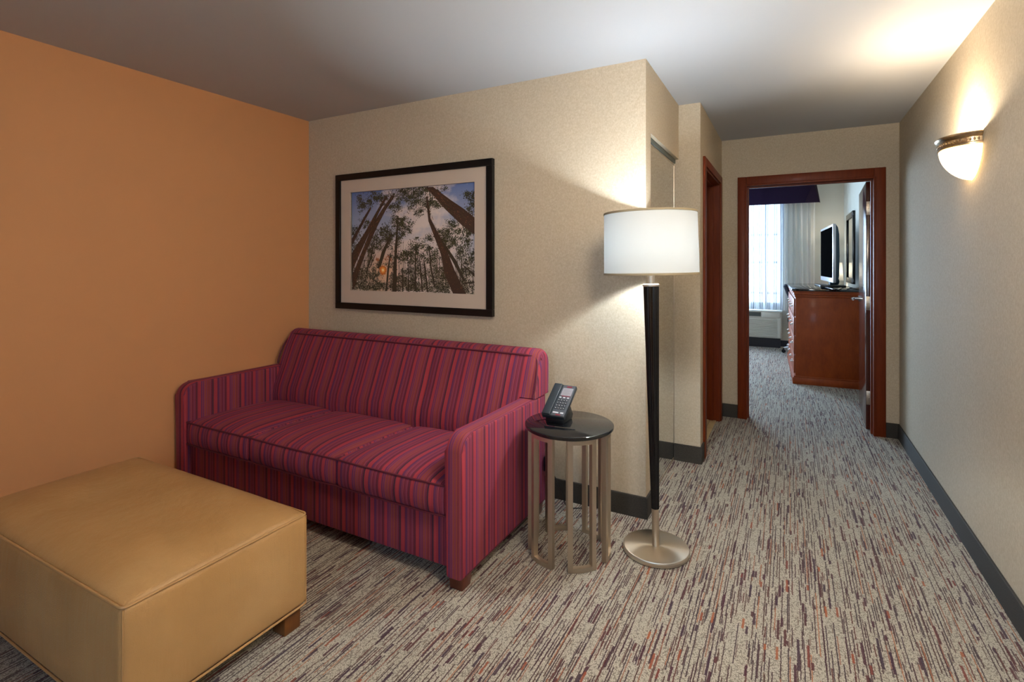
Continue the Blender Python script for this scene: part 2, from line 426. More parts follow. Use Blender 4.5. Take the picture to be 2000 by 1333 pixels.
b = B(); box(b, XL-.1, XL, YK-.1, 3.5, 0, CH); struct('wall_left', b, M['orange'], smooth=False)
b = B(); box(b, XL, XC-.0, YB, YB+.11, 0, CH); struct('wall_back', b, M['wallpaper'], smooth=False)
b = B(); box(b, XC-.11, XC, YB+.11, YP, 2.07, CH); struct('wall_closet', b, M['wallpaper'], smooth=False)
b = B(); box(b, -.81, XP, YP, 3.80, 0, CH); struct('wall_partition', b, M['wallpaper'], smooth=False)
b = B(); box(b, -.65, XP, 3.80, YE, 2.04, CH); box(b, -.65, XP, 4.75, YE, 0, 2.04); box(b, -.65, XP, 3.80, 3.86, 0, 2.04)
struct('wall_hall_left', b, M['wallpaper'], smooth=False)
b = B(); box(b, -3.3, -.326, YE, YE2, 0, BH); box(b, .588, XR, YE, YE2, 0, BH); box(b, -.326, .588, YE, YE2, 2.034, BH)
struct('wall_hall_end', b, [M['wallpaper']], smooth=False)
b = B(); box(b, XR, XR+.1, YK-.1, YE2, 0, BH); struct('wall_right', b, M['wallpaper'], smooth=False)
b = B(); box(b, XR, XR+.1, YE2, 9.65, 0, BH); struct('wall_bedroom_right', b, M['white_wall'], smooth=False)
b = B(); box(b, -3.4, -3.3, YE2, 9.65, 0, BH); struct('wall_bedroom_left', b, M['white_wall'], smooth=False)
# bedroom window wall
wx0, wx1, wz0, wz1 = -3.1, -.085, .66, 2.42  # unseen left part of the window added for more bedroom daylight
b = B(); box(b, -3.3, wx0, YF, YF+.12, 0, BH); box(b, wx1, XR, YF, YF+.12, 0, BH); box(b, wx0, wx1, YF, YF+.12, 0, wz0); box(b, wx0, wx1, YF, YF+.12, wz1, BH)
struct('wall_bedroom_far', b, M['white_wall'], smooth=False)
# wall behind the camera; its window is added for daylight fill
rx0, rx1, rz0, rz1 = -.6, .0, 1.1, 2.0
b = B(); box(b, XL, rx0, YK-.1, YK, 0, CH); box(b, rx1, XR, YK-.1, YK, 0, CH); box(b, rx0, rx1, YK-.1, YK, 0, rz0); box(b, rx0, rx1, YK-.1, YK, rz1, CH)
struct('wall_front', b, M['wallpaper'], smooth=False)
# closet and bathroom interior
b = B(); box(b, XL, -3.1, YB+.11, 3.60, 0, CH); box(b, XL, -.81, 3.60, 3.70, 0, CH); struct('wall_closet_inside', b, M['white_wall'], smooth=False)
b = B(); box(b, -2.4, -2.3, 3.70, YE, 0, CH); box(b, -2.3, -.81, 3.70, 3.80, 0, CH); struct('wall_bathroom', b, M['white_wall'], smooth=False)

def window(name, x0, x1, z0, z1, y, s, verts, hors, label):
    e = empty(name, ((x0+x1)/2, y, z0), kind='structure'); e['label'] = label
    b = B(); t = .045
    box(b, x0, x1, y-.02, y+.04, z0, z0+t); box(b, x0, x1, y-.02, y+.04, z1-t, z1); box(b, x0, x0+t, y-.02, y+.04, z0, z1); box(b, x1-t, x1, y-.02, y+.04, z0, z1)
    for v in verts: box(b, v-.011, v+.011, y-.01, y+.03, z0, z1)
    for h in hors: box(b, x0, x1, y-.01, y+.03, h-.011, h+.011)
    obj('window_frame', b, M['aluminium'], e, smooth=False)
    b = B(); box(b, x0+.03, x1-.03, y+.008, y+.014, z0+.03, z1-.03); obj('window_pane', b, M['glass'], e, smooth=False)
    return e
window('window_1', wx0, wx1, wz0, wz1, YF+.06, 1, (-.34, -1.03, -1.7, -2.4), (1.83, 1.37, .86), 'bright window behind sheer curtains')
window('fill_window', rx0, rx1, rz0, rz1, YK-.05, 1, (-.3,), (1.55,), 'added window behind the viewer, for daylight fill')

# base strips
def strip(name, boxes, h=.115, m='basestrip'):
    b = B()
    for (x0, x1, y0, y1) in boxes: box(b, x0, x1, y0, y1, 0, h, .0015, 1)
    struct(name, b, M[m])
T = .011
strip('baseboard_back', [(XL+T, XC+T, YB-T, YB)])
strip('baseboard_closet', [(XC, XC+T, YB+.0005, YB+.11)])
strip('baseboard_partition', [(-.699, XP+T, YP-T, YP), (XP, XP+T, YP+.0005, 3.79)])
strip('baseboard_hall_end', [(XP+.001, -.396, YE-T, YE), (.664, XR-T, YE-T, YE), (XP, XP+T, 4.82, YE-T)])
strip('baseboard_right', [(XR-T, XR, YK+T, YE)])
strip('baseboard_left', [(XL, XL+T, YK+T, YB)])
strip('baseboard_bedroom_far', [(-3.3, XR-T, YF-T, YF)], .1, 'navy_strip')
strip('baseboard_bedroom_right', [(XR-T, XR, YE2, YF)], .1, 'navy_strip')

# bathroom doorway: cherry casing, jambs and a leaf folded back inside
b = B()
box(b, XP, XP+.016, 3.79, 3.86, 0, 2.10, .003); box(b, XP, XP+.016, 4.75, 4.82, 0, 2.10, .003); box(b, XP, XP+.016, 3.8605, 4.7495, 2.04, 2.10, .003)
box(b, -.655, XP+.004, 3.86, 3.875, 0, 2.04); box(b, -.655, XP+.004, 4.735, 4.75, 0, 2.04); box(b, -.655, XP+.004, 3.875, 4.735, 2.025, 2.04)
box(b, -.612, -.575, 3.875, 3.887, 0, 2.025); box(b, -.612, -.575, 4.723, 4.735, 0, 2.025); box(b, -.612, -.575, 3.887, 4.723, 2.013, 2.025)
d1 = empty('door_1', (-.59, 4.3, 0), kind='structure', label='cherry doorway to the tiled bathroom on the hall left')
obj('door_frame', b, M['cherry'], d1)
b = B(); box(b, -1.50, -.66, 4.765, 4.81, .012, 2.02, .002); lf = obj('door_leaf', b, M['cherry_dark'], d1)
b = B(); tube(b, [(-1.44, 4.765, 1.02), (-1.44, 4.71, 1.02), (-1.33, 4.705, 1.02)], .009); obj('door_handle', b, M['chrome'], lf)

# doorway to the bedroom, leaf swung in against the right wall
d2 = empty('door_2', (.13, 4.98, 0), kind='structure', label='open cherry door to the bedroom at the end of the hall')
b = B()
box(b, -.396, -.326, YE-.016, YE, 0, 2.104, .003); box(b, .588, .664, YE-.016, YE, 0, 2.104, .003); box(b, -.3255, .5875, YE-.016, YE, 2.034, 2.104, .003)
box(b, -.338, -.322, YE-.020, YE2+.01, 0, 2.034, .002); box(b, .584, .60, YE-.020, YE2+.01, 0, 2.034, .002); box(b, -.322, .584, YE-.020, YE2+.01, 2.022, 2.04, .002)
box(b, -.3225, -.31, 4.965, 5.0, 0, 2.022); box(b, .572, .5845, 4.965, 5.0, 0, 2.022); box(b, -.31, .572, 4.965, 5.0, 2.01, 2.0225)
obj('door_frame', b, M['cherry'], d2)
hx, hy, ang = .548, 5.035, R(-2.7)
LM = Matrix.Translation((hx, hy, 0)) @ Matrix.Rotation(ang, 4, 'Z')
b = B(); box(b, 0, .042, .01, .90, .012, 2.015, .002); b.transform(LM); lf = obj('door_leaf', b, M['cherry_dark'], d2)
for z in (.267, 1.031, 1.80):
    b = B(); box(b, .003, .052, .0065, .0098, z-.055, z+.055, .001); lathe(b, [(.007, z-.058), (.007, z+.058)], (.055, .006), 12)
    for dz in (-.035, 0, .035): sphere(b, (.02, .0062, z+dz), .0035, 8)
    b.transform(LM); obj('hinge', b, M['steel'], lf)
b = B(); lathe(b, [(.028, 0), (.028, .008), (.012, .010), (.012, .045)], n=20); b.transform(Matrix.Translation((0, .84, 1.02)) @ Matrix.Rotation(R(-90), 4, 'Y'))
tube(b, [(-.045, .845, 1.02), (-.058, .80, 1.02), (-.056, .70, 1.018)], [.013, .012, .010], 10)
b.transform(LM); obj('door_handle', b, M['chrome'], lf)

# mirrored closet door
d3 = empty('door_3', (-.706, 3.27, 0), kind='structure', label='mirrored sliding closet door beside the floor lamp')
b = B(); box(b, -.712, -.70, 2.8655, 3.668, .0201, 2.0299); obj('mirror_panel', b, M['mirror'], d3, smooth=False)
b = B(); box(b, -.716, -.698, 3.669, 3.6735, .008, 2.035); box(b, -.716, -.698, 2.8615, 2.865, .008, 2.035); box(b, -.716, -.698, 2.865, 3.669, .008, .02); box(b, -.716, -.698, 2.865, 3.669, 2.03, 2.04)
obj('door_frame', b, M['steel'], d3)
b = B(); box(b, -.73, -.69, 2.8615, 3.6735, 2.042, 2.0695, .001); obj('track', b, M['grille_dark'], d3)
# ---------------------------------------------------------------- sofa
def make_sofa():
    x0, x1 = -3.215, -1.172; ai, bi = -3.125, -1.262; f = 1.762
    s = empty('sofa', ((x0+x1)/2, 2.18, 0), label='plum and red striped three-seat sofa under the framed forest picture', cat='sofa')
    st = M['stripe']
    b = B(); box(b, ai+.002, bi-.002, 1.80, 2.58, .065, .288, .012, 2); obj('sofa_base', b, st, s)
    for a0, a1 in ((x0, ai), (bi, x1)):
        pts = [(f, .055), (f, .575)] + [(f+.075-.075*math.cos(t), .575+.068*math.sin(t)) for t in [math.pi/2*k/7 for k in range(1, 8)]] + [(2.585, .645), (2.585, .06)]
        b = B(); prism(b, pts, 'x', a0, a1)
        es = [e for e in b.edges if abs(e.verts[0].co.x-e.verts[1].co.x) < 1e-5]
        bmesh.ops.bevel(b, geom=es, offset=.02, segments=4, profile=.5, affect='EDGES')
        a = obj('armrest', b, st, s, angle=60)
        b = B(); xo = a0+.004 if a0 == x0 else a1-.004
        tube(b, [(xo, 1.785, .066), (xo, 2.57, .07)], .0045, 6); obj('piping', b, M['piping'], a)
    cx = [ai+.003, -2.555, -1.905, bi-.003]
    for i in range(3):
        c0, c1 = cx[i]+.001, cx[i+1]-.001
        b = B(); cushion(b, c0, c1, 1.775, 2.40, .288, .425, r=.022, n=(26, 20, 8), top=.034, pw=4, side=0)
        for v in b.verts:    # soft dip towards the backrest
            q = (v.co.y-1.775)/.625
            if v.co.z > .38: v.co.z -= .012*q*q
            if v.co.y < 1.82:
                w = 1-abs((v.co.z-.356)/.07)**2; uu = 1-abs((v.co.x-(c0+c1)/2)/((c1-c0)/2))**6
                v.co.y -= .016*max(0, w)*max(0, uu)
        c = obj('seat_cushion', b, st, s, angle=60)
        for z, dy in ((.419, .003), (.292, .003)):
            b = B(); tube(b, curve([(c0+.004, 1.815, z), (c0+.006, 1.787, z), (c0+.02, 1.774+dy, z), ((c0+c1)/2, 1.770+dy, z), (c1-.02, 1.774+dy, z), (c1-.006, 1.787, z), (c1-.004, 1.815, z)], 6), .0048, 6)
            obj('piping', b, M['piping'], c)
    # one back cushion, its ears resting on the arms
    prof = [(2.375, .36), (2.358, .41), (2.355, .46), (2.365, .52), (2.392, .585), (2.420, .65), (2.443, .71), (2.463, .76), (2.483, .805), (2.502, .842), (2.512, .858), (2.524, .872), (2.545, .884), (2.57, .888), (2.595, .884), (2.612, .87), (2.618, .84), (2.618, .76), (2.614, .66), (2.606, .4), (2.60, .1)]
    xs = []; r = .05
    XE = -3.168
    for k in range(9): xs.append(XE+.04*(1-math.cos(math.pi/2*k/8)))
    xs += [ai-.001]
    n = 90; xs += [ai+.002+(bi-ai-.004)*k/n for k in range(n+1)]
    xs += [bi+.008] + [x1+.003-r*(1-math.cos(math.pi/2*k/8)) for k in range(8, -1, -1)]
    gro = (-2.535, -1.862)
    b = B(); cols = []
    for x in xs:
        d = min((x-XE)*r/.04, x1+.003-x); ear = x < ai+.0005 or x > bi; col_ = []
        dr = r-math.sqrt(max(0, r*r-max(0, r-d)**2))
        for i, (y, z) in enumerate(prof):
            if ear and z < .645: 
                zz = .644
                if i < 9: y = 2.425+.01*(1-i/9)
                z = zz
            if z > .645:
                k = (z-.645)/.243; z -= dr*k*.95
                if i < 11: y += dr*.55
                if i > 13: y -= dr*.2
            if not ear and i < 12:
                for g in gro:
                    if abs(x-g) < .02: y += .010*(1-abs(x-g)/.02)
                for a_, c_ in ((ai, gro[0]), (gro[0], gro[1]), (gro[1], bi)):
                    if a_ <= x <= c_:
                        q = (x-a_)/(c_-a_); y -= .010*math.sin(math.pi*q)*math.sin(math.pi*min(1, max(0, (z-.36)/.5)))
                        if i >= 9: z += .004*math.sin(math.pi*q)
            col_.append(b.verts.new((x, y, z)))
        cols.append(col_)
    m = len(prof)
    for A, C in zip(cols, cols[1:]):
        for i in range(m): b.faces.new((A[i], C[i], C[(i+1) % m], A[(i+1) % m]))
    b.faces.new(cols[0][::-1]); b.faces.new(cols[-1])
    bmesh.ops.remove_doubles(b, verts=b.verts, dist=1e-5)
    bk = obj('backrest', b, st, s, angle=55)
    b = B(); top = [(x, 2.506+.0, .853) for x in (-3.13, -3.0, -2.8, gro[0]-.05)] 
    path = [(XE+.002, 2.425, .655), (XE-.002, 2.440, .70), (XE, 2.474, .77), (XE+.014, 2.508, .823), (XE+.04, 2.517, .850), (XE+.10, 2.509, .857)]
    path += [(x, 2.506, .859) for x in (-2.9, -2.7, -2.45, -2.2, -1.95, -1.7, -1.45)]
    path += [(x1-.10, 2.509, .857), (x1-.04, 2.515, .850), (x1-.016, 2.503, .825), (x1-.002, 2.470, .77), (x1+.003, 2.438, .70), (x1, 2.420, .655)]
    tube(b, curve(path, 6), .0055, 6); obj('piping', b, M['piping'], bk)
    for g in gro:
        b = B(); tube(b, curve([(g, y+.007, z) for y, z in prof[1:11]], 3), .0022, 6); obj('seam', b, M['piping'], bk)
    for lx, ly in ((x0+.07, 1.83), (x1-.045, 1.812), (x0+.07, 2.53), (x1-.045, 2.53)):
        b = B(); prism(b, [(lx-.036, ly-.036), (lx+.036, ly-.036), (lx+.036, ly+.036), (lx-.036, ly+.036)], 'z', 0, .066, .003)
        for v in b.verts:
            if v.co.z < .02: v.co.x = lx+(v.co.x-lx)*.86; v.co.y = ly+(v.co.y-ly)*.86
        obj('leg', b, M['legwood'], s)
make_sofa()

# ---------------------------------------------------------------- ottoman
def make_ottoman():
    x0, x1, y0, y1, z0, z1 = -2.775, -1.590, .733, 1.350, .083, .420
    o = empty('ottoman', ((x0+x1)/2, (y0+y1)/2, 0), label='tan leather bench ottoman in front of the striped sofa', cat='ottoman')
    b = B(); cushion(b, x0, x1, y0, y1, z0, z1, r=.022, n=(48, 28, 10), top=.052, side=.010, pw=5)
    rnd = random.Random(3)
    body = obj('upholstery', b, M['leather'], o, angle=70)
    def loop(z, e, r, nm):
        b = B(); rr = .022; pts = []
        for cx, cy, a in ((x1-rr, y1-rr, 0), (x0+rr, y1-rr, 90), (x0+rr, y0+rr, 180), (x1-rr, y0+rr, 270)):
            for k in range(6):
                t = R(a+18*k); pts.append((cx+(rr+e)*math.cos(t), cy+(rr+e)*math.sin(t), z))
        out = []
        for p, q in zip(pts, pts[1:]+pts[:1]):
            p, q = Vector(p), Vector(q); nn = 10 if (p-q).length > .1 else 1
            out += [p.lerp(q, k/nn) for k in range(nn)]
        tube(b, out, r, 8, closed=True); obj(nm, b, M['lpiping'], body)
    loop(z1-.004, -.0035, .0045, 'top_piping'); loop(z0+.003, -.001, .004, 'bottom_piping')
    for cx, cy in ((x0, y0), (x1, y0), (x1, y1), (x0, y1)):
        sx = 1 if cx == x1 else -1; sy = 1 if cy == y1 else -1; e = .0068
        b = B(); tube(b, [(cx-sx*e, cy-sy*e, z0+.01), (cx-sx*e, cy-sy*e, z1-.01)], .0028, 6); obj('corner_seam', b, M['lpiping'], body)
    for lx, ly in ((x0+.08, y0+.10), (x1-.052, y0+.10), (x0+.08, y1-.055), (x1-.052, y1-.055)):
        b = B(); box(b, lx-.034, lx+.034, ly-.034, ly+.034, 0, z0+.004, .003); obj('leg', b, M['legwood_light'], o)
make_ottoman()

# ---------------------------------------------------------------- side table
TX, TY = -.918, 2.286
def make_table():
    t = empty('side_table', (TX, TY, 0), label='round black granite side table on six nickel strap loops beside the sofa', cat='side table')
    b = B(); lathe(b, [(.196, .578), (.204, .581), (.2085, .586), (.2095, .592), (.2085, .597), (.204, .600)], (TX, TY), 72); obj('tabletop', b, M['granite'], t)
    rr, w, hb = .1835, .0115, .571
    for k in range(6):
        # angles are measured from the direction towards -Y turning to +X
        c = R(-90) + R(22) + R(18+60*k); h = R(16.5)
        b = B()
        def P(a, r, z): return (TX+r*math.cos(a), TY+r*math.sin(a), z)
        for a in (c-h, c+h):
            ux, uy = math.cos(a), math.sin(a); vx, vy = -uy, ux; cx, cy = TX+rr*ux, TY+rr*uy
            prism(b, [(cx+ux*w*i+vx*w*j, cy+uy*w*i+vy*w*j) for i, j in ((-1, -1), (1, -1), (1, 1), (-1, 1))], 'z', 0.001, hb+.006, .0012)
        for z0, z1 in ((.001, .021), (hb-.012, hb+.006)):
            n = 8; ring = []
            for i in range(n+1):
                a = c-h+2*h*i/n; ring.append([b.verts.new(P(a, rr-w*.96, z0)), b.verts.new(P(a, rr+w*.96, z0)), b.verts.new(P(a, rr+w*.96, z1)), b.verts.new(P(a, rr-w*.96, z1))])
            for A, C in zip(ring, ring[1:]):
                for i in range(4): b.faces.new((A[i], A[(i+1) % 4], C[(i+1) % 4], C[i]))
            b.faces.new(ring[0]); b.faces.new(ring[-1][::-1])
        obj('leg_loop', b, M['steel'], t, smooth=False)
make_table()

# ---------------------------------------------------------------- telephone
def make_phone():
    p = empty('telephone', (-.975, 2.232, .6005), R(0), label='black desk telephone leaning up on the round side table', cat='telephone')
    S = Matrix.Translation((0, 0, .024)) @ Matrix.Rotation(R(34), 4, 'X')
    b = B(); box(b, -.057, .057, 0, .198, 0, .020, .003); b.transform(S)
    bd = obj('body', b, M['phone'], p, local=True)
    b = B(); prism(b, [(.012, 0), (.125, 0), (.135, .02), (.10, .068), (.012, .022)], 'x', -.045, .045, .002)
    obj('stand', b, M['black'], p, local=True)
    b = B(); box(b, -.056, -.014, .002, .196, .0195, .030, .004, 3); b.transform(S); obj('handset', b, M['phone'], p, local=True)
    b = B(); box(b, -.010, .0545, .004, .194, .0195, .0215, .0008, 1); b.transform(S); fp = obj('faceplate', b, simple('faceplate', (70, 76, 84), .4), p, local=True)
    b = B(); box(b, -.004, .049, .128, .176, .0214, .0222); b.transform(S); obj('dialling_card', b, M['lightgrey'], fp, local=True)
    b = B()
    for k in range(5): box(b, .002+.0, .002+.03+.008*(k % 2), .134+.008*k, .136+.008*k, .0221, .0224)
    b.transform(S); obj('card_text', b, M['grey'], fp, local=True)
    for q in ((.012, .038, .180, .189), (.012, .036, .006, .013), (.004, .046, .1225, .1262)):
        b = B(); box(b, *q, .0214, .0222); b.transform(S); obj('red_logo', b, M['red'], fp, local=True)
    b = B()
    for i in range(4):
        for j in range(4): box(b, -.005+.0135*i, .0045+.0135*i, .042+.0165*j, .053+.0165*j, .0214, .0236, .0008, 1)
    b.transform(S); obj('keypad', b, M['black'], fp, local=True)
    b = B()
    for i in range(4):
        for j in range(4): box(b, -.0025+.0135*i, .0015+.0135*i, .0455+.0165*j, .0495+.0165*j, .0236, .0238)
    for x0, x1 in ((-.006, .022), (.032, .047)): box(b, x0, x1, .018, .025, .0214, .0225)
    for i in range(3): box(b, -.005+.02*i, .005+.02*i, .112, .118, .0214, .0225)
    b.transform(S); obj('key_marking', b, M['white'], fp, local=True)
    return p
phone = make_phone()
b = B(); tube(b, curve([(-1.03, 2.365, .6045), (-1.07, 2.42, .604), (-1.12, 2.485, .59), (-1.135, 2.52, .50), (-1.152, 2.55, .36), (-1.148, 2.56, .27), (-1.10, 2.62, .12), (-1.08, 2.66, .012), (-.99, 2.70, .006)], 8), .0028, 6)
pc = obj('telephone_cord', b, M['black'], phone)
b = B(); box(b, -1.165, -1.135, 2.53, 2.56, .235, .315, .006); obj('plug', b, M['black'], pc)

# ---------------------------------------------------------------- floor lamp
LX, LY = -.553, 2.468
def make_floor_lamp():
    l = empty('floor_lamp', (LX, LY, 0), label='tall floor lamp with white drum shade, fluted black column and nickel disc foot', cat='floor lamp')
    b = B(); lathe(b, [(.140, .0), (.150, .003), (.1515, .012), (.1515, .020), (.149, .0245), (.145, .026)], (LX, LY), 72); obj('base', b, M['disc'], l)
    Tm = Matrix.Translation((LX, LY, .026)) @ Matrix.Rotation(R(-1.05), 4, 'Y') @ Matrix.Translation((-LX, -LY, -.026))
    b = B(); lathe(b, [(.0165, .024), (.0165, .205)], (LX, LY), 24); b.transform(Tm); po = obj('pole', b, M['steel'], l)
    b = B(); lathe(b, [(.0185, .20), (.0265, .70), (.036, 1.245)], (LX, LY), 40, flute=.08); b.transform(Tm); obj('fluted_column', b, M['black_gloss'], l, smooth=False)
    b = B(); lathe(b, [(.036, 1.245), (.039, 1.247), (.039, 1.255), (.034, 1.258), (.017, 1.260), (.017, 1.36)], (LX, LY), 32); b.transform(Tm); nk = obj('neck', b, M['steel'], l)
    b = B(); lathe(b, [(.218, 1.303), (.2135, 1.594)], (LX, LY), 96, cap=False); b.transform(Tm); sh = obj('lamp_shade', b, M['shade'], l)
    for z, r in ((1.306, .2185), (1.591, .2145)):
        b = B(); lathe(b, [(r, z-.005), (r+.0015, z-.004), (r+.0015, z+.004), (r, z+.005), (r-.003, z+.004), (r-.003, z-.004), (r, z-.005)], (LX, LY), 96, cap=False); b.transform(Tm); obj('shade_rim', b, M['shade_band'], sh)
    b = B()
    for k in range(3):
        a = R(120*k+20); tube(b, [(LX, LY, 1.36), (LX+.213*math.cos(a), LY+.213*math.sin(a), 1.306)], .0018, 5)
    b.transform(Tm); obj('shade_spider', b, M['steel'], sh)
    b = B(); sphere(b, (LX, LY, 1.42), .032, 16, (1, 1, 1.3)); b.transform(Tm); obj('light_bulb', b, M['bulb'], l)
make_floor_lamp()

# ---------------------------------------------------------------- picture
TRUNKS = [[(0.0, 0.452), (0.0, 0.53), (0.056, 0.634), (0.166, 0.842), (0.178, 0.827), (0.076, 0.619)], [(0.0, 0.181), (0.0, 0.38), (0.126, 0.602), (0.228, 0.803), (0.301, 0.939), (0.319, 0.931), (0.248, 0.788), (0.156, 0.573), (0.042, 0.295)], [(0.008, 0.0), (0.0, 0.138), (0.096, 0.408), (0.197, 0.681), (0.28, 0.826), (0.354, 0.941), (0.383, 0.934), (0.301, 0.797), (0.228, 0.639), (0.126, 0.379), (0.056, 0.154), (0.022, 0.018)], [(0.356, -0.0), (0.395, 0.0), (0.397, 0.338), (0.412, 0.736), (0.403, 0.737), (0.379, 0.418)], [(0.228, 0.228), (0.254, 0.222), (0.301, 0.392), (0.359, 0.565), (0.349, 0.572), (0.269, 0.392)], [(0.836, 0.001), (0.93, 0.001), (0.849, 0.212), (0.806, 0.35), (0.727, 0.553), (0.668, 0.696), (0.645, 0.905), (0.631, 0.904), (0.651, 0.671), (0.698, 0.516), (0.745, 0.363), (0.775, 0.173)], [(0.627, 0.989), (0.686, 0.99), (0.824, 0.852), (0.911, 0.772), (1.0, 0.675), (1.0, 0.524), (0.899, 0.623), (0.775, 0.779), (0.668, 0.939)], [(0.911, 0.114), (0.93, 0.115), (0.861, 0.3), (0.751, 0.502), (0.742, 0.496), (0.83, 0.3)], [(0.541, 0.012), (0.558, 0.012), (0.553, 0.233), (0.558, 0.416), (0.55, 0.416), (0.541, 0.233)], [(0.692, 0.057), (0.706, 0.057), (0.674, 0.261), (0.662, 0.44), (0.654, 0.44), (0.662, 0.261)], [(0.485, 0.012), (0.496, 0.012), (0.502, 0.298), (0.496, 0.298)], [(0.126, 0.17), (0.138, 0.171), (0.187, 0.365), (0.202, 0.475), (0.195, 0.475), (0.166, 0.338)], [(0.156, 0.227), (0.166, 0.227), (0.217, 0.365), (0.212, 0.368)], [(0.081, 0.155), (0.09, 0.155), (0.126, 0.31), (0.121, 0.312)], [(0.981, 0.165), (1.0, 0.147), (1.0, 0.178), (0.911, 0.263), (0.905, 0.26)], [(0.598, 0.008), (0.61, 0.008), (0.593, 0.26), (0.581, 0.337), (0.578, 0.335)], [(0.441, 0.007), (0.452, 0.007), (0.45, 0.232), (0.441, 0.232)], [(0.301, 0.002), (0.316, 0.003), (0.333, 0.23), (0.349, 0.378), (0.341, 0.378), (0.317, 0.23)], [(0.639, 0.006), (0.651, 0.006), (0.631, 0.235), (0.616, 0.312), (0.61, 0.309)], [(0.911, 0.102), (0.987, 0.116), (0.997, 0.104), (0.924, 0.09)]]
FOLIAGE = [(0.156, 0.919, 0.122, 0.08, 160), (0.126, 0.853, 0.067, 0.067, 90), (0.269, 0.922, 0.089, 0.08, 120), (0.397, 0.924, 0.078, 0.093, 150), (0.496, 0.954, 0.067, 0.067, 120), (0.541, 0.859, 0.084, 0.067, 160), (0.622, 0.956, 0.089, 0.053, 140), (0.668, 0.837, 0.089, 0.08, 170), (0.598, 0.777, 0.056, 0.053, 70), (0.727, 0.947, 0.067, 0.04, 60), (0.962, 0.855, 0.045, 0.067, 110), (0.974, 0.768, 0.033, 0.067, 80), (0.381, 0.818, 0.05, 0.053, 90), (0.397, 0.684, 0.078, 0.053, 120), (0.452, 0.628, 0.078, 0.08, 200), (0.397, 0.564, 0.056, 0.053, 70), (0.301, 0.594, 0.056, 0.06, 110), (0.28, 0.5, 0.067, 0.08, 110), (0.354, 0.472, 0.067, 0.067, 110), (0.217, 0.584, 0.033, 0.04, 40), (0.207, 0.447, 0.067, 0.08, 150), (0.166, 0.365, 0.056, 0.08, 90), (0.027, 0.593, 0.045, 0.08, 90), (0.027, 0.451, 0.033, 0.053, 60), (0.116, 0.672, 0.045, 0.053, 50), (0.558, 0.442, 0.05, 0.08, 150), (0.645, 0.466, 0.05, 0.067, 90), (0.751, 0.54, 0.056, 0.08, 150), (0.836, 0.613, 0.045, 0.067, 90), (0.788, 0.463, 0.067, 0.08, 120), (0.899, 0.499, 0.078, 0.08, 180), (0.962, 0.584, 0.045, 0.08, 100), (0.936, 0.337, 0.067, 0.067, 150), (0.849, 0.387, 0.067, 0.08, 70), (0.419, 0.364, 0.078, 0.067, 130), (0.485, 0.324, 0.067, 0.067, 110), (0.576, 0.312, 0.067, 0.067, 90), (0.692, 0.363, 0.067, 0.08, 110), (0.076, 0.141, 0.1, 0.08, 260), (0.176, 0.158, 0.089, 0.08, 220), (0.056, 0.042, 0.078, 0.04, 160), (0.156, 0.047, 0.1, 0.053, 220), (0.28, 0.053, 0.089, 0.047, 180), (0.397, 0.098, 0.089, 0.08, 220), (0.496, 0.128, 0.089, 0.107, 260), (0.598, 0.144, 0.089, 0.12, 260), (0.704, 0.197, 0.1, 0.133, 260), (0.788, 0.111, 0.089, 0.093, 260), (0.924, 0.065, 0.078, 0.067, 220), (0.553, 0.038, 0.223, 0.04, 300), (0.788, 0.035, 0.134, 0.04, 200), (0.949, 0.202, 0.056, 0.08, 120), (0.228, 0.269, 0.056, 0.053, 60), (0.333, 0.284, 0.056, 0.067, 70)]
